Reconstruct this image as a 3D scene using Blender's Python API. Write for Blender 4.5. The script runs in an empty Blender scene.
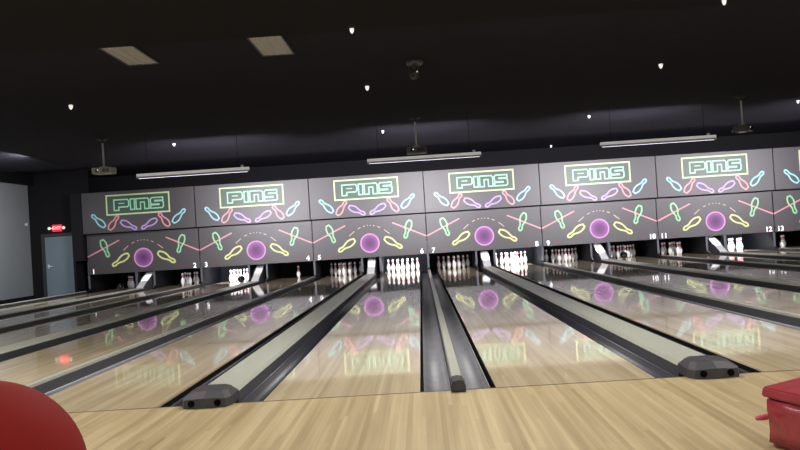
import bpy, bmesh, math, random
from mathutils import Vector, Matrix
random.seed(7)
C = bpy.context.scene.collection
PI = math.pi

# ---------------------------------------------------------------- dimensions (metres)
LW = 1.067            # lane width
A = 0.256             # half width of the narrow divisions
W = 0.731             # width of the wide divisions
P = 2 * A + W + 2 * LW   # one pair of lanes
LANE_END = 20.0
MASK_Y = 18.0
LOW_Y = 18.22
HEAD_Y = 19.0
CEIL = 3.6
LEFT, RIGHT = -12.0, 14.6
BACK = 20.8
NEAR = -12.0
K0, K1 = -3, 4        # pairs of lanes from K0 to K1-1

NW = ['zero', 'one', 'two', 'three', 'four', 'five', 'six', 'seven', 'eight', 'nine', 'ten', 'eleven', 'twelve', 'thirteen', 'fourteen', 'fifteen']

# ---------------------------------------------------------------- helpers
def lin(c):
    return tuple(((v / 255) / 12.92 if v / 255 <= 0.04045 else ((v / 255 + 0.055) / 1.055) ** 2.4) for v in c) + (1,)

def mat(name, rgb, rough=0.5, metal=0.0, spec=0.5, coat=0.0, coat_rough=0.05, emit=None, estr=0.0, noise=0.0, nscale=8.0, bump=0.0):
    m = bpy.data.materials.new(name); m.use_nodes = True
    nt = m.node_tree; b = nt.nodes['Principled BSDF']
    col = lin(rgb)
    b.inputs['Base Color'].default_value = col
    b.inputs['Roughness'].default_value = rough
    b.inputs['Metallic'].default_value = metal
    b.inputs['Specular IOR Level'].default_value = spec
    b.inputs['Coat Weight'].default_value = coat
    b.inputs['Coat Roughness'].default_value = coat_rough
    if emit:
        b.inputs['Emission Color'].default_value = lin(emit)
        b.inputs['Emission Strength'].default_value = estr
    tc = nt.nodes.new('ShaderNodeTexCoord')
    n = nt.nodes.new('ShaderNodeTexNoise'); n.inputs['Scale'].default_value = nscale; n.inputs['Detail'].default_value = 4
    nt.links.new(tc.outputs['Object'], n.inputs['Vector'])
    if noise > 0:
        mx = nt.nodes.new('ShaderNodeMix'); mx.data_type = 'RGBA'
        mx.inputs[6].default_value = tuple(v * (1 - noise) for v in col[:3]) + (1,)
        mx.inputs[7].default_value = tuple(min(1, v * (1 + noise)) for v in col[:3]) + (1,)
        nt.links.new(n.outputs['Fac'], mx.inputs[0]); nt.links.new(mx.outputs[2], b.inputs['Base Color'])
    if bump > 0:
        bp = nt.nodes.new('ShaderNodeBump'); bp.inputs['Strength'].default_value = bump; bp.inputs['Distance'].default_value = 0.01
        nt.links.new(n.outputs['Fac'], bp.inputs['Height']); nt.links.new(bp.outputs['Normal'], b.inputs['Normal'])
    return m

def wood(name, dark, light, board, length, rough, coat, coat_rough, amp=1.0):
    """narrow boards running along Y, each with a tone of its own, and long grain"""
    m = bpy.data.materials.new(name); m.use_nodes = True
    nt = m.node_tree; N = nt.nodes.new; L = nt.links.new
    b = nt.nodes['Principled BSDF']
    tc = N('ShaderNodeTexCoord'); sep = N('ShaderNodeSeparateXYZ'); L(tc.outputs['Object'], sep.inputs[0])
    def M(op, a, bb=None, c=None):
        n = N('ShaderNodeMath'); n.operation = op
        for i, v in enumerate((a, bb, c)):
            if v is None: continue
            if isinstance(v, (int, float)): n.inputs[i].default_value = v
            else: L(v, n.inputs[i])
        return n.outputs[0]
    bx = M('FLOOR', M('DIVIDE', sep.outputs[0], board))
    w1 = N('ShaderNodeTexWhiteNoise'); w1.noise_dimensions = '1D'; L(bx, w1.inputs['W'])
    by = M('FLOOR', M('ADD', M('DIVIDE', sep.outputs[1], length), M('MULTIPLY', w1.outputs['Value'], 7.3)))
    cmb = N('ShaderNodeCombineXYZ'); L(bx, cmb.inputs[0]); L(by, cmb.inputs[1])
    w2 = N('ShaderNodeTexWhiteNoise'); w2.noise_dimensions = '2D'; L(cmb.outputs[0], w2.inputs['Vector'])
    mp = N('ShaderNodeMapping'); mp.inputs['Scale'].default_value = (60, 1.6, 1); L(tc.outputs['Object'], mp.inputs[0])
    g = N('ShaderNodeTexNoise'); g.inputs['Scale'].default_value = 1.0; g.inputs['Detail'].default_value = 5; L(mp.outputs[0], g.inputs['Vector'])
    mp2 = N('ShaderNodeMapping'); mp2.inputs['Scale'].default_value = (9, .35, 1); L(tc.outputs['Object'], mp2.inputs[0])
    g2 = N('ShaderNodeTexNoise'); g2.inputs['Scale'].default_value = 1.0; g2.inputs['Detail'].default_value = 2; L(mp2.outputs[0], g2.inputs['Vector'])
    s = M('ADD', M('MULTIPLY', w2.outputs['Value'], .42 * amp), M('MULTIPLY', g.outputs['Fac'], .38 * amp))
    s = M('ADD', s, M('MULTIPLY', M('SUBTRACT', g2.outputs['Fac'], .5), 1.3 * amp))
    s = M('ADD', s, .5 - .40 * amp)
    r = N('ShaderNodeValToRGB'); L(s, r.inputs[0])
    r.color_ramp.elements[0].position = .12; r.color_ramp.elements[0].color = lin(dark)
    r.color_ramp.elements[1].position = .88; r.color_ramp.elements[1].color = lin(light)
    # thin dark seam between boards
    fx = M('FRACT', M('DIVIDE', sep.outputs[0], board))
    seam = M('LESS_THAN', fx, .035)
    mx = N('ShaderNodeMix'); mx.data_type = 'RGBA'; mx.inputs[7].default_value = lin(tuple(v * .72 for v in dark))
    L(M('MULTIPLY', seam, .5), mx.inputs[0]); L(r.outputs[0], mx.inputs[6]); L(mx.outputs[2], b.inputs['Base Color'])
    b.inputs['Roughness'].default_value = rough
    b.inputs['Coat Weight'].default_value = coat; b.inputs['Coat Roughness'].default_value = coat_rough
    b.inputs['Coat IOR'].default_value = 1.5
    return m

def obj(name, bm, m=None, parent=None, smooth=False):
    me = bpy.data.meshes.new(name)
    bmesh.ops.recalc_face_normals(bm, faces=bm.faces[:])
    bm.to_mesh(me); bm.free()
    if smooth:
        for p in me.polygons: p.use_smooth = True
    o = bpy.data.objects.new(name, me); C.objects.link(o)
    if m is not None:
        for x in (m if isinstance(m, (list, tuple)) else [m]): me.materials.append(x)
    if parent: o.parent = parent
    return o

def thing(name, label, cat, loc=(0, 0, 0), rotz=0, group=None):
    o = bpy.data.objects.new(name, None); C.objects.link(o)
    o.location = loc; o.rotation_euler = (0, 0, rotz); o.empty_display_size = .1
    return tag(o, label, cat, group)

def tag(o, label, cat, group=None):
    o['label'] = label; o['category'] = cat
    if group: o['group'] = group
    return o

def struct(name, bm, m, parent=None):
    o = obj(name, bm, m, parent)
    if not parent: o['kind'] = 'structure'
    return o

def dup(root, loc, rotz=0, label=None, group=None):
    r = root.copy(); C.objects.link(r); r.location = loc; r.rotation_euler = (0, 0, rotz)
    if label: r['label'] = label
    if group: r['group'] = group
    for ch in list(root.children):
        c = ch.copy(); C.objects.link(c); c.parent = r
        for g in ch.children:
            d = g.copy(); C.objects.link(d); d.parent = c
    return r

def BM(): return bmesh.new()

def box(bm, x0, x1, y0, y1, z0, z1, mi=0, bevel=0):
    vs = [bm.verts.new((x, y, z)) for x in (x0, x1) for y in (y0, y1) for z in (z0, z1)]
    fs = [bm.faces.new([vs[i] for i in f]) for f in ((0, 1, 3, 2), (4, 6, 7, 5), (0, 4, 5, 1), (2, 3, 7, 6), (0, 2, 6, 4), (1, 5, 7, 3))]
    for f in fs: f.material_index = mi
    if bevel:
        es = list({e for f in fs for e in f.edges})
        bmesh.ops.bevel(bm, geom=es, offset=bevel, segments=2, affect='EDGES', clamp_overlap=True)
    return bm

def lathe(bm, prof, seg=24, cx=0, cy=0, mis=None, axis='Z', M=None):
    """prof = [(r, z)...]; mis = material index per band"""
    rings = []
    for r, z in prof:
        ring = []
        if r < 1e-6:
            v = Vector((cx, cy, z)); ring = [bm.verts.new(M @ v if M else v)]
        else:
            for i in range(seg):
                a = 2 * PI * i / seg
                v = Vector((cx + r * math.cos(a), cy + r * math.sin(a), z))
                ring.append(bm.verts.new(M @ v if M else v))
        rings.append(ring)
    for k in range(len(rings) - 1):
        a, b = rings[k], rings[k + 1]
        for i in range(seg):
            j = (i + 1) % seg
            if len(a) == 1 and len(b) == 1: continue
            if len(a) == 1: f = bm.faces.new((a[0], b[i], b[j]))
            elif len(b) == 1: f = bm.faces.new((a[i], a[j], b[0]))
            else: f = bm.faces.new((a[i], a[j], b[j], b[i]))
            if mis: f.material_index = mis[k]
    return bm

def extrude_profile(bm, pts, y0, y1, closed=False, mi=0, caps=False):
    """pts (x, z) swept along Y"""
    a = [bm.verts.new((x, y0, z)) for x, z in pts]; b = [bm.verts.new((x, y1, z)) for x, z in pts]
    n = len(pts)
    for i in range(n if closed else n - 1):
        j = (i + 1) % n
        bm.faces.new((a[i], a[j], b[j], b[i])).material_index = mi
    if caps: bm.faces.new(a); bm.faces.new(b[::-1])
    return bm

def stroke(bm, pts, w, y, closed=True, mi=0):
    """flat printed line in the XZ plane with mitred corners"""
    n = len(pts); P2 = [Vector(p) for p in pts]; L_, R_ = [], []
    for i in range(n):
        p = P2[i]
        if closed or 0 < i < n - 1:
            d0 = (p - P2[i - 1]).normalized(); d1 = (P2[(i + 1) % n] - p).normalized()
        elif i == 0: d0 = d1 = (P2[1] - p).normalized()
        else: d0 = d1 = (p - P2[i - 1]).normalized()
        n0 = Vector((-d0.y, d0.x)); n1 = Vector((-d1.y, d1.x)); t = (n0 + n1)
        t = t.normalized() if t.length > 1e-6 else n0
        k = min(w / 2 / max(.35, t.dot(n0)), w * 1.2)
        L_.append(bm.verts.new((p.x + t.x * k, y, p.y + t.y * k))); R_.append(bm.verts.new((p.x - t.x * k, y, p.y - t.y * k)))
    for i in range(n if closed else n - 1):
        j = (i + 1) % n
        bm.faces.new((L_[i], R_[i], R_[j], L_[j])).material_index = mi

def rectface(bm, x0, x1, z0, z1, y, mi=0):
    bm.faces.new([bm.verts.new(q) for q in ((x0, y, z0), (x1, y, z0), (x1, y, z1), (x0, y, z1))]).material_index = mi

def pin_outline(base, head, W_):
    b = Vector(base); h = Vector(head); d = h - b; L_ = d.length; d.normalize(); n = Vector((-d.y, d.x))
    prof = [(0, .45), (.08, .72), (.2, .95), (.33, 1.0), (.46, .86), (.58, .58), (.68, .42), (.77, .44), (.86, .56), (.94, .48), (1.0, .2)]
    s1 = [b + d * (t * L_) + n * (q * W_) for t, q in prof]; s2 = [b + d * (t * L_) - n * (q * W_) for t, q in prof]
    return [(v.x, v.y) for v in s1 + s2[::-1]]

def text_mesh(s, size, depth=.002):
    cu = bpy.data.curves.new('txt', 'FONT'); cu.body = s; cu.size = size; cu.align_x = 'CENTER'; cu.align_y = 'CENTER'; cu.extrude = depth; cu.offset = size * .025
    t = bpy.data.objects.new('txt', cu); C.objects.link(t)
    dg = bpy.context.evaluated_depsgraph_get(); me = bpy.data.meshes.new_from_object(t.evaluated_get(dg))
    bpy.data.objects.remove(t); bpy.data.curves.remove(cu)
    me.transform(Matrix.Rotation(PI / 2, 4, 'X'))
    return me

# ---------------------------------------------------------------- materials
M_lane = wood('lane maple', (180, 158, 124), (226, 208, 172), .0274, 2.4, .4, 1.0, .042, .8)
M_appr = wood('approach maple', (152, 130, 92), (202, 182, 140), .0274, 1.9, .40, .25, .28, .85)
M_black = mat('matte black', (20, 19, 21), .8, spec=.2)
M_ceil = mat('black ceiling', (44, 43, 51), .9, spec=.1, noise=.2, nscale=2)
M_wall = mat('grey wall paint', (150, 156, 160), .85, spec=.1, noise=.05, nscale=1.5)
M_dwall = mat('charcoal wall paint', (26, 25, 28), .8, spec=.2)
M_door = mat('slate door', (122, 138, 148), .45, noise=.08, nscale=6)
M_doorf = mat('door frame', (58, 60, 66), .5)
M_gut = mat('gutter plastic', (124, 124, 130), .45, spec=.5, noise=.25, nscale=5)
M_gutd = mat('dark gutter plastic', (50, 50, 60), .4, spec=.5, noise=.25, nscale=5)
M_gapd = mat('recess black', (10, 10, 12), .7, spec=.2)
M_cap = mat('capping cream', (172, 172, 158), .3, spec=.5, noise=.08, nscale=10)
M_capside = mat('capping side grey', (74, 74, 78), .35)
M_rub = mat('end cap grey', (58, 57, 60), .5, noise=.2, nscale=25, bump=.1)
M_hole = mat('hole black', (4, 4, 4), .8, spec=.1)
M_foul = mat('foul line strip', (84, 66, 48), .5)
M_panel = mat('panel black plastic', (46, 41, 46), .48, spec=1.0, coat=.2, coat_rough=.55, noise=.06, nscale=2)
def prt(name, rgb): return mat(name, rgb, .48, spec=1.0, coat=.2, coat_rough=.55)
M_sign = prt('print deep green', (34, 66, 48))
M_mint = prt('print mint', (160, 226, 188))
M_frame = prt('print pale lime', (200, 222, 160))
M_blue = prt('print cyan', (146, 210, 222))
M_red = prt('print coral', (216, 140, 150))
M_pur = prt('print violet', (182, 148, 214))
M_grn = prt('print green', (140, 212, 154))
M_yel = prt('print yellow', (214, 222, 134))
M_num = mat('number white', (250, 250, 250), .5, emit=(255, 255, 255), estr=.55)
M_ind = mat('red indicator', (130, 30, 44), .4, emit=(200, 30, 50), estr=.12)
M_pin = mat('pin white', (236, 234, 230), .25, coat=.3)
M_stripe = mat('pin red stripe', (190, 34, 40), .3)
M_kick = mat('kickback grey', (20, 20, 26), .5)
M_kedge = mat('lit partition edge', (92, 94, 104), .4)  # paler than the kickback, paints the lit front edge
M_hood = mat('white ramp', (226, 226, 226), .35)
M_ballk = mat('black ball', (22, 22, 26), .12, coat=.6)
M_ballr = mat('red ball', (134, 28, 24), .75, spec=.15, noise=.04, nscale=12)
M_alu = mat('grey painted metal', (240, 240, 240), .4)
M_proj = mat('projector shell', (205, 205, 200), .5)
M_projd = mat('projector dark shell', (96, 96, 98), .45)
M_white = mat('white enamel', (225, 225, 220), .45)
M_strip = mat('strip housing glow', (230, 230, 228), .4, emit=(245, 243, 240), estr=.28)  # housing given a faint emission so it looks brighter
M_tube = mat('fluorescent tube', (255, 255, 255), .3, emit=(238, 236, 255), estr=4.0)
M_trof = mat('troffer diffuser', (150, 145, 135), .6, emit=(255, 240, 215), estr=.05)
M_glow = mat('white glow', (255, 255, 255), .4, emit=(255, 252, 245), estr=.8)
M_dome = mat('dome dark grey', (70, 70, 72), .35)
M_exit = mat('exit red', (220, 20, 34), .4, emit=(255, 30, 50), estr=1.3)
M_exitw = mat('exit letters', (255, 190, 190), .4, emit=(255, 150, 150), estr=1.5)
M_lamp_glint = mat('emergency lamp and glint', (235, 235, 230), .4, emit=(255, 255, 245), estr=.5)
M_redp = mat('red vinyl', (150, 44, 54), .38, spec=.5, coat=.1, noise=.35, nscale=14, bump=.5)
M_redl = mat('pink red vinyl', (205, 84, 100), .35, noise=.2, nscale=10, bump=.3)
M_carpet = mat('dark carpet', (40, 38, 42), .95, spec=.1, noise=.3, nscale=30)

# purple ball print: concentric tones as printed on the board
M_ballp = bpy.data.materials.new('ball print'); M_ballp.use_nodes = True
nt = M_ballp.node_tree; b = nt.nodes['Principled BSDF']; b.inputs['Roughness'].default_value = .5
tc = nt.nodes.new('ShaderNodeTexCoord'); vl = nt.nodes.new('ShaderNodeVectorMath'); vl.operation = 'LENGTH'
rp = nt.nodes.new('ShaderNodeValToRGB'); nt.links.new(tc.outputs['Object'], vl.inputs[0])
ml = nt.nodes.new('ShaderNodeMath'); ml.operation = 'DIVIDE'; ml.inputs[1].default_value = .29
nt.links.new(vl.outputs['Value'], ml.inputs[0]); nt.links.new(ml.outputs[0], rp.inputs[0]); nt.links.new(rp.outputs[0], b.inputs['Base Color'])
e = rp.color_ramp.elements; e[0].position = 0; e[0].color = lin((88, 44, 96)); e[1].position = .84; e[1].color = lin((148, 92, 152))
for pos, c in ((.45, (116, 64, 122)), (.88, (216, 156, 208)), (1.0, (206, 140, 200))):
    q = e.new(pos); q.color = lin(c)

# ---------------------------------------------------------------- the room
bm = BM(); box(bm, LEFT, RIGHT, NEAR, 0.0, -.1, 0)
floor = struct('floor', bm, M_appr)
bm = BM(); box(bm, LEFT, RIGHT, 0.0, BACK, -.3, -.14)
struct('floor', bm, M_carpet)
bm = BM(); box(bm, LEFT, RIGHT, -.012, .004, -.02, .0012)      # the seam across the boards at the start of the lanes
struct('trim_1', bm, M_foul)

bm = BM()
pr = [(NEAR, 3.6), (4.3, 3.6), (4.3, 3.74), (10.4, 3.6), (10.4, 3.74), (16.9, 3.58), (16.9, 3.72), (BACK + .1, 3.66), (BACK + .1, 4.1), (NEAR, 4.1)]
a_ = [bm.verts.new((LEFT - .2, y, z)) for y, z in pr]; b_ = [bm.verts.new((RIGHT + .2, y, z)) for y, z in pr]
for i in range(len(pr)):
    j = (i + 1) % len(pr); bm.faces.new((a_[i], a_[j], b_[j], b_[i])).material_index = 1 if i == 0 else 0  # nearest flat bay takes the darker black
bm.faces.new(a_); bm.faces.new(b_[::-1])
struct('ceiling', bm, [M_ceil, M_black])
bm = BM(); box(bm, LEFT - .2, LEFT, NEAR, BACK, -.3, 3.9); struct('wall_left', bm, M_wall)
bm = BM(); box(bm, RIGHT, RIGHT + .2, NEAR, BACK, -.3, 3.9); struct('wall_right', bm, M_dwall)
bm = BM(); box(bm, LEFT - .2, RIGHT + .2, BACK, BACK + .2, -.3, 3.9); struct('wall_back', bm, M_dwall)
bm = BM(); box(bm, LEFT - .2, RIGHT + .2, NEAR - .2, NEAR, -.3, 3.9); struct('wall_front', bm, M_wall)
# wall with the door, left of the panels
bm = BM()
box(bm, LEFT, -11.66, 18.6, 18.7, -.14, 3.9); box(bm, -10.5, -10.42, 18.6, 18.7, -.14, 3.9); box(bm, -10.42, -10.13, 18.6, 18.7, .95, 3.9); box(bm, -11.66, -10.5, 18.6, 18.7, 1.83, 3.9)
box(bm, -10.46, -10.14, 18.0, 18.6, .95, 2.94)
box(bm, -10.46, -10.40, 18.0, 18.7, -.14, .95)
struct('wall_far', bm, M_dwall)
# door
bm = BM(); box(bm, -11.58, -10.58, 18.63, 18.68, -.13, 1.75, bevel=.004)
dr = struct('door_1', bm, M_door)
bm = BM()
box(bm, -11.66, -11.58, 18.57, 18.7, -.13, 1.83); box(bm, -10.58, -10.5, 18.57, 18.7, -.13, 1.83); box(bm, -11.58, -10.58, 18.57, 18.7, 1.75, 1.83)
obj('door_frame', bm, M_doorf, dr)
bm = BM(); box(bm, -11.5, -11.46, 18.57, 18.63, .78, .9, bevel=.008); box(bm, -11.5, -11.36, 18.56, 18.58, .83, .855)
obj('door_handle', bm, M_alu, dr)
bm = BM(); box(bm, LEFT, LEFT + .2, NEAR, 18.6, 3.34, 3.9); struct('trim_3', bm, M_black)
bm = BM(); box(bm, LEFT, LEFT + .03, 9, 18.6, -.14, .0); struct('baseboard_left', bm, M_dwall)

# ---------------------------------------------------------------- lanes
def pair_lanes(k): return (k * P + A + LW / 2, (k + 1) * P - A - LW / 2)
lanes = []
for k in range(K0, K1): lanes += list(pair_lanes(k))
lane_words = {1: 'farthest left lane', 2: 'second lane from the left', 13: 'lane at the right edge of the photo', 14: 'lane beyond the right edge'}
for i, x in enumerate(lanes):
    n = i + 1
    bm = BM(); box(bm, x - LW / 2, x + LW / 2, .004, LANE_END, -.012, 0)
    o = obj('bowling_lane', bm, M_lane)
    tag(o, 'glossy pale wooden bowling lane running to the pins under number %s' % NW[n], 'bowling lane', 'bowling lanes')
    bm = BM()
    for dx in (-LW / 2 + .001, LW / 2 - .021): box(bm, x + dx, x + dx + .02, .006, LANE_END, -.14, -.012)
    obj('lane_bed', bm, M_gapd, o)

# ---------------------------------------------------------------- divisions with gutters and capping
def gutter_bm(x0, x1):
    """half pipe from x0 to x1, with upright lips and a wall thickness"""
    c = (x0 + x1) / 2; r = (x1 - x0) / 2; bm = BM(); pts = []
    for i in range(13):
        a = PI + PI * i / 12
        pts.append((c + r * math.cos(a), -.038 + .072 * math.sin(a)))
    out = [(x, z - .008) for x, z in pts[::-1]]
    extrude_profile(bm, pts + out, 0.012, 17.96, closed=True, caps=True)
    return bm

def make_narrow(loc, label):
    t = thing('lane_divider', label, 'lane divider', loc, 0, 'narrow dividers with thin capping')
    obj('gutter', gutter_bm(-A + .024, -.044), M_gut, t, True); obj('gutter', gutter_bm(.044, A - .024), M_gut, t, True)
    bm = BM()
    extrude_profile(bm, [(-.038, -.13), (-.038, .045), (-.032, .066), (.032, .066), (.038, .045), (.038, -.13)], .1, 17.95, closed=True, caps=True)
    for f in bm.faces:
        if abs(f.normal.z) < .3 and abs(f.normal.y) < .3: f.material_index = 1
    bm.normal_update()
    for f in bm.faces:
        c = f.calc_center_median()
        f.material_index = 0 if c.z > .04 else 1
    obj('capping', bm, [M_cap, M_capside], t)
    bm = BM()
    extrude_profile(bm, [(-.048, .0012), (-.05, .04), (-.034, .072), (0, .078), (.034, .072), (.05, .04), (.048, .0012)], -.09, .13, closed=True, caps=True)
    bmesh.ops.bevel(bm, geom=[e for e in bm.edges if max(v.co.y for v in e.verts) < -.08], offset=.012, segments=2, affect='EDGES')
    obj('end_cap', bm, M_rub, t)
    bm = BM(); box(bm, -A, A, .01, 17.96, -.139, -.125); obj('bed', bm, M_gapd, t)
    return t

HC = .152    # half width of the wide capping
def make_wide(loc, label):
    h = W / 2
    t = thing('lane_divider', label, 'lane divider', loc, 0, 'wide dividers with ball track capping')
    obj('gutter', gutter_bm(-h + .024, -HC - .006), M_gutd, t, True); obj('gutter', gutter_bm(HC + .006, h - .024), M_gutd, t, True)
    bm = BM()
    extrude_profile(bm, [(-HC, -.13), (-HC, .04), (-HC + .03, .062), (HC - .03, .062), (HC, .04), (HC, -.13)], .2, 17.7, closed=True, caps=True)
    for f in bm.faces: f.material_index = 0 if f.calc_center_median().z > .045 else 1
    obj('capping', bm, [M_cap, M_capside], t)
    # faceted end block
    bm = BM()
    low = [(-.165, -.115), (0, -.135), (.165, -.115), (.195, -.05), (.195, .16), (.11, .27), (-.11, .27), (-.195, .16), (-.195, -.05)]
    mid = [(-.16, -.112, .058), (0, -.13, .066), (.16, -.112, .058), (.19, -.05, .058), (.19, .16, .062), (.10, .26, .07), (-.10, .26, .07), (-.19, .16, .062), (-.19, -.05, .058)]
    top = [(-.11, -.03, .088), (0, -.04, .096), (.11, -.03, .088), (.14, .03, .09), (.13, .15, .094), (.07, .22, .092), (-.07, .22, .092), (-.13, .15, .094), (-.14, .03, .09)]
    r0 = [bm.verts.new((x, y, .0013)) for x, y in low]; r1 = [bm.verts.new(q) for q in mid]; r2 = [bm.verts.new(q) for q in top]
    for v in bm.verts: v.co.x *= .87; v.co.z *= 1.06 if v.co.z > .07 else 1
    n = len(r0)
    for i in range(n):
        j = (i + 1) % n
        bm.faces.new((r0[i], r0[j], r1[j], r1[i])); bm.faces.new((r1[i], r1[j], r2[j], r2[i]))
    bm.faces.new(r2); bm.faces.new(r0[::-1])
    e = obj('end_cap', bm, M_rub, t)
    for sx in (-1, 1):
        bm = BM()
        Mx = Matrix.Translation((sx * .088, -.128, .034)) @ Matrix.Rotation(PI / 2, 4, 'X')
        lathe(bm, [(0, 0), (.017, 0), (.017, -.02), (0, -.02)], 16, M=Mx)
        lathe(bm, [(.017, -.004), (.022, .0015), (.022, -.01)], 16, M=Mx)
        obj('screw_hole', bm, M_hole, e)
    bm = BM(); box(bm, -h, h, .01, 17.96, -.139, -.125); obj('bed', bm, M_gapd, t)
    return t

nar = wid = None
for m in range(2 * K0, 2 * K1 + 1):
    x = m * P / 2
    n0 = m - 2 * K0          # lane number on its left
    if n0 == 0: where = 'at the far left beside lane one'
    elif n0 == 14: where = 'at the far right beside lane fourteen'
    else: where = 'between lanes %s and %s' % (NW[n0], NW[n0 + 1])
    if m % 2 == 0:
        lb = 'narrow dark double gutter with thin cream capping ' + where
        if nar is None: nar = make_narrow((x, 0, 0), lb)
        else: dup(nar, (x, 0, 0), 0, lb)
    else:
        lb = 'wide cream capped divider with dark gutters ' + where
        if wid is None: wid = make_wide((x, 0, 0), lb)
        else: dup(wid, (x, 0, 0), 0, lb)

# ---------------------------------------------------------------- pit: partitions, sloping ramps, machine housing
kick0 = None
for m in range(2 * K0, 2 * K1 + 1):
    x = m * P / 2
    n0 = m - 2 * K0
    offs = (0,) if m % 2 == 0 else (-.27, .27)
    for q in offs:
        side = '' if q == 0 else (' left' if q < 0 else ' right')
        lb = 'grey upright partition beside the pins, between numbers %s and %s' % (NW[n0], NW[n0 + 1]) if q == 0 else \
             'grey partition just%s of the white ramp between lanes %s and %s' % (side, NW[n0], NW[n0 + 1])
        if n0 == 0: lb = 'grey upright partition at the left end, beside number 1'
        if n0 == 14: lb = 'grey upright partition at the right end, beside number 14'
        if kick0 is None:
            bm = BM(); pts = [(18.30, .9), (18.30, .1), (17.98, .02), (17.98, -.12), (20.5, -.12), (20.5, .9)]
            a_ = [bm.verts.new((-.025, y, z)) for y, z in pts]; b_ = [bm.verts.new((.025, y, z)) for y, z in pts]
            for i in range(6): bm.faces.new((a_[i], a_[(i + 1) % 6], b_[(i + 1) % 6], b_[i]))
            bm.faces.new(a_); bm.faces.new(b_[::-1])
            kick0 = obj('pit_partition', bm, M_kick); kick0.location = (x + q, 0, 0)
            tag(kick0, lb, 'partition', 'partitions between the pin decks')
            bm = BM(); box(bm, -.028, .028, 18.275, 18.305, .1, .9); obj('lit_edge', bm, M_kedge, kick0)
        else:
            dup(kick0, (x + q, 0, 0), 0, lb)
ramp0 = None
for k in range(K0, K1):
    x = (k + .5) * P
    n0 = 2 * (k - K0) + 1
    lb = 'white sloping ramp cover rising behind the divider between numbers %s and %s' % (NW[n0], NW[n0 + 1])
    if ramp0 is None:
        ramp0 = thing('ball_ramp', lb, 'ramp', (x, 17.75, 0), 0, 'white sloping ramps at the pin decks')
        bm = BM()
        pts = [(0, .04), (0, .07), (1.2, .56), (1.2, .53)]
        a_ = [bm.verts.new((-.104, y, z)) for y, z in pts]; b_ = [bm.verts.new((.104, y, z)) for y, z in pts]
        for i in range(4): bm.faces.new((a_[i], a_[(i + 1) % 4], b_[(i + 1) % 4], b_[i]))
        bm.faces.new(a_); bm.faces.new(b_[::-1])
        obj('ramp_cover', bm, M_hood, ramp0)
        bm = BM()
        for s in (-1, 1):
            pts = [(0, -.12), (0, .085), (1.2, .58), (2.2, .58), (2.2, -.12)]
            a_ = [bm.verts.new((s * .107, y, z)) for y, z in pts]; b_ = [bm.verts.new((s * .121, y, z)) for y, z in pts]
            for i in range(5): bm.faces.new((a_[i], a_[(i + 1) % 5], b_[(i + 1) % 5], b_[i]))
            bm.faces.new(a_); bm.faces.new(b_[::-1])
        obj('side_cheek', bm, M_projd, ramp0)
    else: dup(ramp0, (x, 17.75, 0), 0, lb)
bm = BM(); box(bm, K0 * P - .05, K1 * P + .05, 20.52, 20.7, -.14, 2.6); box(bm, K0 * P - .05, K1 * P + .05, 18.45, 20.5, .92, 2.6)
struct('wall_pit', bm, M_gapd)
# posts that carry the panels
bm = BM()
for k in range(K0, K1 + 1): box(bm, k * P - .06, k * P + .06, 18.28, 18.4, .9, 2.94)
box(bm, K0 * P, K1 * P, 18.28, 18.4, .9, 1.0); box(bm, K0 * P, K1 * P, 18.055, 18.4, 1.74, 1.80); box(bm, K0 * P, K1 * P, 18.055, 18.4, 2.84, 2.94)
box(bm, K0 * P, K1 * P, 18.275, 18.30, .92, 2.9); box(bm, K0 * P, K1 * P, 18.052, 18.06, 1.76, 2.92)
struct('trim_2', bm, M_gapd)

# ---------------------------------------------------------------- printed panels
G = .012
HP = P / 2
def make_upper(k, label):
    t = thing('masking_panel', label, 'panel', ((k + .5) * P, MASK_Y, 1.735), 0, 'upper panels with the neon sign')
    bm = BM(); box(bm, -HP + G, HP - G, 0, .05, 0, 1.205, bevel=.005)
    z0 = -1.735; y = -.003
    for s in (-1, 1):
        stroke(bm, pin_outline((s * 1.02, 1.92 + z0), (s * 1.38, 2.28 + z0), .082), .044, y, mi=1)
        stroke(bm, pin_outline((s * .89, 1.83 + z0), (s * .61, 2.21 + z0), .082), .044, y - .0005, mi=2)
        stroke(bm, pin_outline((s * .53, 2.04 + z0), (s * .08, 1.80 + z0), .082), .044, y, mi=3)
    obj('panel_board', bm, [M_panel, M_blue, M_red, M_pur], t)
    bm = BM(); y = -.005
    rectface(bm, -.92, .92, 2.26 + z0, 2.81 + z0, y, 0)
    stroke(bm, [(-.93, 2.255 + z0), (.93, 2.255 + z0), (.93, 2.82 + z0), (-.93, 2.82 + z0)], .044, y - .001, mi=1)
    X0, Z0 = -.71, 2.375 + z0; sw = .038
    letters = [
        [(0, 0), (0, .31), (.40, .31), (.44, .27), (.44, .13), (.40, .09), (.14, .09), (.14, 0)],
        [(.49, 0), (.49, .31), (.61, .31), (.61, 0)],
        [(.66, 0), (.66, .31), (1.0, .31), (1.04, .27), (1.04, 0), (.91, 0), (.91, .2), (.79, .2), (.79, 0)],
        [(1.46, .31), (1.13, .31), (1.09, .27), (1.09, .15), (1.13, .115), (1.34, .115), (1.34, .095), (1.09, .095), (1.09, 0), (1.43, 0), (1.47, .04), (1.47, .17), (1.43, .205), (1.22, .205), (1.22, .222), (1.46, .222)],
    ]
    for l in letters: stroke(bm, [(X0 + a, Z0 + b) for a, b in l], sw, y - .002, mi=2)
    stroke(bm, [(X0 + .13, Z0 + .2), (X0 + .31, Z0 + .2)], .026, y - .002, closed=False, mi=2)
    obj('sign_print', bm, [M_sign, M_frame, M_mint], t)
    return t

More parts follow.
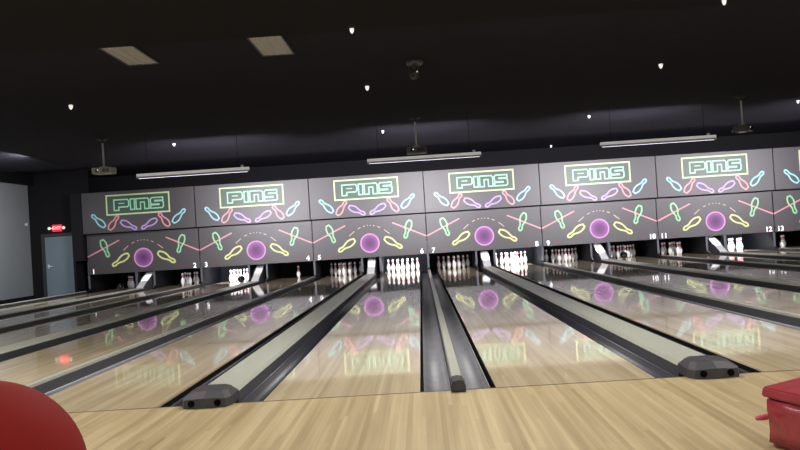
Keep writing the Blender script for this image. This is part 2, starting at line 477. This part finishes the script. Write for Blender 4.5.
def make_lower(k, label):
    t = thing('masking_panel', label, 'panel', ((k + .5) * P, LOW_Y, .52), 0, 'lower panels with the purple ball')
    bm = BM(); box(bm, -HP + G, HP - G, 0, .05, 0, 1.195, bevel=.005)
    z0 = -.52; y = -.003
    for s in (-1, 1):
        stroke(bm, [(s * (HP - G), 1.05 + z0), (s * .70, 1.50 + z0)], .04, y, closed=False, mi=1)
        stroke(bm, pin_outline((s * 1.22, 1.53 + z0), (s * 1.05, 1.03 + z0), .088), .046, y - .001, mi=2)
        stroke(bm, pin_outline((s * .45, 1.06 + z0), (s * .93, .755 + z0), .088), .048, y, mi=3)
        for a, b in ((.60, .44), (.33, .25), (.17, .12), (.06, .03)):
            f = lambda x: 1.465 - .77 * x * x * (1.0 if x < .4 else 1.02)
            stroke(bm, [(s * a, f(a) + z0), (s * b, f(b) + z0)], .02, y, closed=False, mi=4)
    obj('panel_board', bm, [M_panel, M_red, M_grn, M_yel, mat_dash], t)
    bm = BM(); lathe(bm, [(0, 0), (.29, 0)], 40, M=Matrix.Rotation(PI / 2, 4, 'X'))
    o = obj('ball_print', bm, M_ballp, t); o.location = (0, -.005, .94 + z0)
    for s in (-1, 1):
        bm = BM()
        for i in range(3): rectface(bm, s * (1.2 + .05 * i) - .018, s * (1.2 + .05 * i) + .018, .07, .10, y, 0)
        obj('indicator', bm, M_ind, t)
    return t
mat_dash = mat('print pale dash', (222, 190, 160), .5)

up = lo = None
for k in range(K0, K1):
    n0 = 2 * (k - K0) + 1
    lu = 'upper dark panel with green lettered neon sign and pins, above numbers %s and %s' % (NW[n0], NW[n0 + 1])
    ll = 'lower dark panel with purple ball print, carrying numbers %s and %s' % (NW[n0], NW[n0 + 1])
    if up is None: up = make_upper(k, lu); lo = make_lower(k, ll); lw = [lo]
    else: dup(up, ((k + .5) * P, MASK_Y, 1.735), 0, lu); lw.append(dup(lo, ((k + .5) * P, LOW_Y, .52), 0, ll))
for k, t in zip(range(K0, K1), lw):
    for s in (-1, 1):
        n = 2 * (k - K0) + (1 if s < 0 else 2)
        me = text_mesh(str(n), .2); me.materials.append(M_num); me.name = 'lane_number'
        o = bpy.data.objects.new('lane_number', me); C.objects.link(o); o.parent = t
        o.location = (s * (HP - .17), -.006, .085)

# ---------------------------------------------------------------- pins
inch = .0254
prof = [(0, 0), (1.015, 0), (1.2, .3), (1.41, .75), (1.95, 2.25), (2.26, 3.375), (2.383, 4.5), (2.26, 5.875), (1.85, 7.25), (1.24, 8.625), (1.0, 9.375), (.9, 10.0), (.915, 10.5), (.95, 10.9), (1.03, 11.5), (1.16, 12.3), (1.27, 13.5), (1.12, 14.3), (.75, 14.8), (.35, 14.97), (0, 15)]
mis = [0] * (len(prof) - 1)
for i, (r, z) in enumerate(prof[:-1]):
    if z in (9.375, 10.5, 10.9) or z == 11.5: mis[i] = 1
mis[prof.index((.915, 10.5))] = 0
bm = BM(); lathe(bm, [(r * inch, z * inch) for r, z in prof], 20, mis=mis)
pin0 = obj('bowling_pin', bm, [M_pin, M_stripe], None, True)
full = list(range(1, 11))
racks = {1: [3, 5, 6, 8, 9], 2: [1, 3, 5, 6, 8, 9, 10], 3: [1, 2, 3, 5, 6, 8, 9, 10], 4: [3], 5: full, 6: full, 7: full, 8: full, 9: full, 10: full, 11: [1, 2, 3, 4, 5, 8, 9], 12: [1, 2, 3, 5, 6, 9], 13: [2, 5, 9]}
row_of = {1: 0, 2: 1, 3: 1, 4: 2, 5: 2, 6: 2, 7: 3, 8: 3, 9: 3, 10: 3}
first_in = {0: 1, 1: 2, 2: 4, 3: 7}
row_name = ['front point', 'second row', 'third row', 'back row']
pos_name = {1: [''], 2: [' left', ' right'], 3: [' left', ' middle', ' right'], 4: [' far left', ' centre left', ' centre right', ' far right']}
used = False
for n, pins in racks.items():
    for q in pins:
        r = row_of[q]; j = q - first_in[r]
        x = lanes[n - 1] + (j - r / 2) * .3048; y = HEAD_Y + r * .264
        lb = 'white bowling pin standing below number %s, %s%s of its triangle' % (NW[n], row_name[r], pos_name[r + 1][j])
        if n == 4: lb = 'lone white bowling pin left standing below number four'
        if not used: o = pin0; used = True
        else: o = pin0.copy(); C.objects.link(o)
        o.location = (x, y, 0.0005)
        o.rotation_euler = (0, 0, random.uniform(0, 6))
        tag(o, lb, 'bowling pin', 'pins below number %s' % NW[n])

# black balls lying at the pins
bm = BM(); bmesh.ops.create_uvsphere(bm, u_segments=32, v_segments=20, radius=.108)
blk = obj('bowling_ball', bm, M_ballk, None, True)
for i, (x, y, lb) in enumerate(((-9.28, 18.45, 'black bowling ball lying left of the pins below number one'),
                               (-5.62, 18.45, 'black bowling ball in front of the bright pins below number three'),
                               (5.80, 18.55, 'black bowling ball in front of the pins below number ten'))):
    o = blk if i == 0 else blk.copy()
    if i: C.objects.link(o)
    o.location = (x, y, .1085); tag(o, lb, 'bowling ball', 'black balls at the pins')

# ---------------------------------------------------------------- ceiling things
# strip fixtures in front of the panels
def make_strip(loc, label):
    t = thing('strip_light', label, 'light fixture', loc, 0, 'long white strip lights in front of the panels')
    bm = BM(); box(bm, -1.24, 1.24, -.045, .035, .0, .065, bevel=.006); obj('housing', bm, M_strip, t)
    bm = BM()
    pts = [(-.05, .0), (-.07, -.04), (-.062, -.04), (-.042, -.002), (.03, .0), (.03, .004), (-.05, .004)]
    a_ = [bm.verts.new((-1.24, y, z)) for y, z in pts]; b_ = [bm.verts.new((1.24, y, z)) for y, z in pts]
    for i in range(len(pts)): bm.faces.new((a_[i], a_[(i + 1) % len(pts)], b_[(i + 1) % len(pts)], b_[i]))
    bm.faces.new(a_); bm.faces.new(b_[::-1])
    obj('reflector', bm, M_white, t)
    bm = BM(); lathe(bm, [(0, -1.2), (.016, -1.2), (.016, 1.2), (0, 1.2)], 12, M=Matrix.Translation((0, .0, -.022)) @ Matrix.Rotation(PI / 2, 4, 'Y'))
    obj('tube', bm, M_tube, t)
    for s in (-1, 1):
        bm = BM(); lathe(bm, [(.004, .06), (.004, .95)], 6, cx=s * 1.0); obj('hanger_wire', bm, M_gapd, t)
    bm = BM(); box(bm, 1.06, 1.12, -.03, .03, .065, .12, bevel=.01); obj('bracket', bm, M_white, t)
    return t
SY = 12.0
st = make_strip((-5.07, SY, 2.735), 'long white strip light hanging at left, right of the pale projector')
dup(st, (0, SY, 2.73), 0, 'long white strip light hanging in the middle, behind the central projector')
dup(st, (5.06, SY, 2.76), 0, 'long white strip light hanging at right, left of the right projector')
dup(st, (10.13, SY, 2.77), 0, 'long white strip light beyond the right edge of the photo')

# projectors
def make_projector(loc, label, shell, rz=0):
    t = thing('projector', label, 'projector', loc, rz, 'ceiling projectors')
    bm = BM(); box(bm, -.22, .22, -.16, .16, -.10, .04, bevel=.015); bd = obj('body', bm, shell, t)
    bm = BM()
    for i in range(6): box(bm, .02 + i * .026, .034 + i * .026, -.163, -.158, -.07, .01)
    obj('vent', bm, M_gapd, bd)
    bm = BM(); lathe(bm, [(0, 0), (.034, 0), (.034, .012), (.026, .016), (0, .01)], 20, M=Matrix.Translation((-.10, -.158, -.03)) @ Matrix.Rotation(PI / 2, 4, 'X')); obj('fan_grille', bm, M_gapd, bd)
    bm = BM(); lathe(bm, [(0, 0), (.014, 0), (.012, .008), (0, .010)], 12, M=Matrix.Translation((-.075, -.176, -.022)) @ Matrix.Rotation(PI / 2, 4, 'X')); obj('led_glint_dot', bm, M_glow, bd)
    bm = BM(); lathe(bm, [(0, 0), (.05, 0), (.05, .05), (.04, .06), (.03, .05), (0, .045)], 24, M=Matrix.Translation((-.1, .158, -.03)) @ Matrix.Rotation(-PI / 2, 4, 'X')); obj('lens', bm, M_ballk, t)
    bm = BM(); box(bm, -.08, .08, -.08, .08, .04, .06, bevel=.004); lathe(bm, [(.035, .06), (.035, .09), (.02, .1)], 12); obj('mount_bracket', bm, M_alu, t)
    bm = BM(); lathe(bm, [(.02, .08), (.02, .60)], 14); obj('pole', bm, M_alu, t)
    bm = BM(); lathe(bm, [(0, .70), (.10, .70), (.10, .66), (.05, .63), (.024, .58)], 20); box(bm, -.13, .13, -.02, .02, .655, .672); obj('ceiling_plate', bm, M_doorf, t)
    return t
pj = make_projector((-7.03, 12, 2.95), 'pale projector hanging on a pole at the left, above the numbers 1 and 2 panel', M_proj)
p2 = make_projector((-.15, 11.75, 2.92), 'dark projector hanging in the centre against the middle strip light', M_projd)
p3 = make_projector((6.89, 12, 2.95), 'dark projector turned sideways, hanging on a pole at the right', M_projd, .9)

# dome camera on the ceiling
t = thing('security_camera', 'dark round camera on the ceiling above the central projector', 'camera', (-.11, 6.6, 3.68))
bm = BM(); lathe(bm, [(0, 0.02), (.13, .02), (.135, -.02), (.12, -.05), (0, -.055)], 28); obj('ceiling_mount', bm, M_dome, t, False)
bm = BM(); lathe(bm, [(.035, -.05), (.03, -.16)], 14, cx=-.02); box(bm, -.09, -.075, -.02, .02, -.2, -.05); box(bm, .035, .05, -.02, .02, -.2, -.05); obj('bracket', bm, M_dome, t)
bm = BM(); bmesh.ops.create_uvsphere(bm, u_segments=24, v_segments=16, radius=.075, matrix=Matrix.Translation((-.02, 0, -.2))); hs = obj('camera_head', bm, M_dome, t, True)
bm = BM(); lathe(bm, [(0, 0), (.032, 0), (.03, .03), (.02, .026), (0, .02)], 18, M=Matrix.Translation((-.03, -.055, -.24)) @ Matrix.Rotation(PI / 2 + .6, 4, 'X')); obj('lens', bm, M_ballk, hs)
bm = BM(); lathe(bm, [(0, 0), (.012, 0), (0, .008)], 10, M=Matrix.Translation((.03, -.06, -.17)) @ Matrix.Rotation(PI / 2, 4, 'X')); obj('led_glint_dot', bm, M_lamp_glint, hs)  # glint on the camera head, made as a small glowing disc

# ceiling troffers
tf = thing('ceiling_troffer', 'dim square ceiling light panel, the left of two near the top', 'ceiling light', (-3.9, 4.98, 3.715), 0, 'dim ceiling light panels')
bm = BM()
for x0, x1, y0, y1 in ((-.23, .23, -.62, -.58), (-.23, .23, .68, .72), (-.23, -.205, -.62, .72), (.205, .23, -.62, .72)): box(bm, x0, x1, y0, y1, -.024, .03)
obj('frame', bm, M_doorf, tf)
bm = BM(); box(bm, -.205, .205, -.58, .68, -.018, .0); obj('diffuser', bm, M_trof, tf)
bm = BM()
for i in range(1, 4): box(bm, -.205 + i * .1025 - .004, -.205 + i * .1025 + .004, -.58, .68, -.023, -.018)
obj('louver', bm, M_proj, tf)
dup(tf, (-2.0, 4.98, 3.715), 0, 'dim square ceiling light panel, the right of two near the top')

# small white ceiling fittings, housing and lens both emissive
sp = thing('ceiling_fitting', '', 'fitting', (0, 0, 0), 0, 'small white ceiling fittings')
bm = BM(); lathe(bm, [(0, .09), (.034, .09), (.033, .06), (.022, .025), (.018, .022)], 18); obj('housing', bm, M_glow, sp, True)
bm = BM(); lathe(bm, [(0, .008), (.010, .012), (.018, .022), (0, .026)], 18); obj('lens', bm, M_glow, sp, True)
def cz(y):
    if y < 4.3: return 3.6
    if y < 10.4: return 3.74 - (y - 4.3) * .14 / 6.1
    if y < 16.9: return 3.74 - (y - 10.4) * .16 / 6.5
    return 3.72 - (y - 16.9) * .06 / 4
spots = [(-5.9, 7.85, 'above and left of the left projector'), (-.86, 4.27, 'at the top edge of the photo, above the centre'),
         (-.92, 7.96, 'left of the round ceiling camera'), (-.92, 13.56, 'just left of the central projector pole'),
         (-5.87, 13.39, 'above the left strip light'), (3.92, 7.78, 'in the upper right, between centre and right projectors'),
         (3.91, 13.33, 'above the right strip light'), (3.59, 4.16, 'at the top right edge of the photo'),
         (8.65, 13.15, 'at the right edge, beside the right projector'), (4.05, 19.6, 'just above the panels, left of the right strip light'),
         (-10.5, 18.35, 'high above the door wall at the far left')]
for i, (x, y, wh) in enumerate(spots):
    lb = 'small white ceiling spotlight ' + wh
    z = cz(y) - .09
    if y > 18: z = cz(y) - .09
    # keep the line of sight of the photo: move along it to the real ceiling height
    cam_p = Vector((-.188, -5.418, 1.049)); d = Vector((x, y, 3.55)) - cam_p; f = (z + .02 - cam_p.z) / d.z; q = cam_p + d * f
    if i == 0: sp.location = (q.x, q.y, z); sp['label'] = lb
    else:
        o = dup(sp, (q.x, q.y, z), 0, lb)
        if y < 5:      # the two nearest are a smaller size
            o.scale = (.75, .75, .75); o.location.z = z + .0225

# ---------------------------------------------------------------- exit sign
t = thing('exit_sign', 'red lit exit sign with two small white lamps above the slate door', 'exit sign', (-11.15, 18.6, 1.89))
bm = BM(); box(bm, -.14, .14, -.05, 0, 0, .2, bevel=.006); obj('sign_face', bm, M_exit, t)
me = text_mesh('EXIT', .13); me.materials.append(M_exitw); o = bpy.data.objects.new('lettering', me); C.objects.link(o); o.parent = t; o.location = (0, -.053, .1)
for s in (-1, 1):
    bm = BM(); lathe(bm, [(0, 0), (.025, 0), (.045, .04), (.045, .06), (0, .06)], 16, M=Matrix.Translation((s * .22, -.02, .1)) @ Matrix.Rotation(PI / 2, 4, 'X'))
    box(bm, s * .22 - abs(.08) if s > 0 else -.22, .22 if s > 0 else -.22 + .08, -.03, -.01, .09, .11); obj('emergency_lamp', bm, M_lamp_glint, t)
bm = BM(); box(bm, 0, .06, -.05, .05, 0, .09, bevel=.01); o = obj('wall_sensor', bm, M_white); o.location = (LEFT, 18.35, 2.1)
tag(o, 'tiny white sensor box on the grey side wall near its corner', 'sensor')

# ---------------------------------------------------------------- foreground
# ball return unit, under the red ball
RB = Vector((-.671, -4.574, .816))
t = thing('ball_return', 'dark ball return stand holding the red ball at the lower left', 'ball return', (RB.x - .12, RB.y, 0))
bm = BM(); box(bm, -.16, .16, -.2, .2, 0, .55, bevel=.04); obj('pedestal', bm, M_rub, t)
bm = BM(); box(bm, -.22, .22, -.3, .3, .55, .70, bevel=.03); obj('tray', bm, M_rub, t)
for s in (-1, 1):
    bm = BM(); box(bm, .12 + s * .07 - .012, .12 + s * .07 + .012, -.3, .3, .69, .7275, bevel=.006); obj('rail', bm, M_alu, t)
bm = BM(); bmesh.ops.create_uvsphere(bm, u_segments=64, v_segments=40, radius=.108)
rb = obj('bowling_ball', bm, M_ballr, None, True); rb.location = (RB.x, RB.y, RB.z)
tag(rb, 'large plain red bowling ball in the lower left corner', 'bowling ball')

# red vinyl box at the lower right
t = thing('storage_box', 'glossy red box with a pink side peg at the lower right corner', 'box', (1.575, -1.90, 0), .35)
bm = BM(); box(bm, -.18, .18, -.25, .25, .002, .235, bevel=.02)
bmesh.ops.subdivide_edges(bm, edges=bm.edges[:], cuts=3, use_grid_fill=True)
for v in bm.verts:
    if abs(v.co.z - .12) < .1:
        v.co.x += .005 * math.sin(v.co.z * 34 + v.co.y * 21)
obj('body', bm, M_redp, t, True)
bm = BM()
q0 = [(-.19, -.26, .215), (.19, -.26, .205), (.19, .26, .21), (-.19, .26, .225)]
q1 = [(-.182, -.255, .262), (.185, -.255, .285), (.185, .255, .30), (-.182, .255, .268)]
v0 = [bm.verts.new(q) for q in q0]; v1 = [bm.verts.new(q) for q in q1]
for i in range(4): bm.faces.new((v0[i], v0[(i + 1) % 4], v1[(i + 1) % 4], v1[i]))
bm.faces.new(v0[::-1]); bm.faces.new(v1)
bmesh.ops.bevel(bm, geom=bm.edges[:], offset=.008, segments=2, affect='EDGES')
obj('lid', bm, M_redp, t)
bm = BM(); lathe(bm, [(0, .062), (.010, .055), (.013, .03), (.014, 0)], 14, M=Matrix.Translation((-.185, .235, .135)) @ Matrix.Rotation(-PI / 2, 4, 'Y')); obj('peg', bm, M_redl, t, True)

# ---------------------------------------------------------------- lights
def area(name, loc, sx, sy, power, color=(1, 1, 1), rot=(0, 0, 0), spread=PI):
    l = bpy.data.lights.new(name, 'AREA'); l.shape = 'RECTANGLE'; l.size = sx; l.size_y = sy; l.energy = power; l.color = color; l.spread = spread
    o = bpy.data.objects.new(name, l); C.objects.link(o); o.location = loc; o.rotation_euler = rot
    return o
# ceiling lamps over the concourse and approach
for x in (-9, -4.5, 0, 4.5, 9, 13):
    area('concourse_lamp', (x, -2.2, 3.58), 1.2, .6, 66, (1, .97, .92))
    area('concourse_lamp', (x, -7.5, 3.58), 1.2, .6, 90, (1, .97, .92))
for x in (-9, -4.5, 0, 4.5, 9, 13):
    area('concourse_lamp', (x, 1.6, 3.58), 1.2, .6, 130, (1, .97, .92))
for x, z in ((-5.07, 2.68), (0, 2.68), (5.06, 2.7), (10.13, 2.71)):
    area('strip_lamp', (x, SY + .05, z), 2.4, .06, 170, (.97, .94, 1), (PI / 2 - .14, 0, 0), 1.9)
# light over the side aisle that washes the grey wall
area('aisle_lamp', (-9.6, 14.0, 3.5), 1.2, .6, 230, (.97, .98, 1), (0, .6, 0))
# lamps in the pin decks, some bright, some nearly dead
pw = {1: 1.2, 2: 2.5, 3: 22, 4: 1.5, 5: 1.6, 6: 26, 7: 2.0, 8: 26, 9: 2.6, 10: 2.0, 11: 2.0, 12: 24, 13: 2.5, 14: 2}
for n, e in pw.items():
    area('pit_lamp', (lanes[n - 1], 18.42, .80), 1.0, .1, e * (2.6 if e > 10 else 1.1), (.86, .9, 1), (1.0, 0, 0), 2.4)

for k, e in zip(range(K0, K1), (3.5, 1.5, 2.5, 10, 16, 9, 5)):
    area('ramp_lamp', ((k + .5) * P, 18.36, .85), .22, .12, e, (.95, .97, 1), (-.3, 0, 0), 2.0)

w = bpy.data.worlds.new('world'); bpy.context.scene.world = w; w.use_nodes = True
w.node_tree.nodes['Background'].inputs[0].default_value = (.5, .55, .6, 1); w.node_tree.nodes['Background'].inputs[1].default_value = .02

# ---------------------------------------------------------------- camera
cam = bpy.data.cameras.new('camera'); co = bpy.data.objects.new('camera', cam); C.objects.link(co)
cam.sensor_width = 36; cam.lens = 801.23 / 800 * 36; cam.clip_start = .02; cam.clip_end = 100
R = Vector((0.99766645, 0.0254691, -0.06334811)); U = Vector((0.06371764, -0.01396823, 0.99787021)); F = R.cross(U) * -1
Z = -F.normalized(); Z = R.cross(U).normalized()
U = Z.cross(R)
mtx = Matrix((R, U, Z)).transposed().to_4x4(); mtx.translation = Vector((-0.18792892, -5.41765448, 1.04888476))
co.matrix_world = mtx
sc = bpy.context.scene; sc.camera = co
sc.view_settings.view_transform = 'Standard'; sc.view_settings.look = 'None'; sc.view_settings.gamma = 1; sc.view_settings.use_curve_mapping = False
sc.view_settings.exposure = 0.0
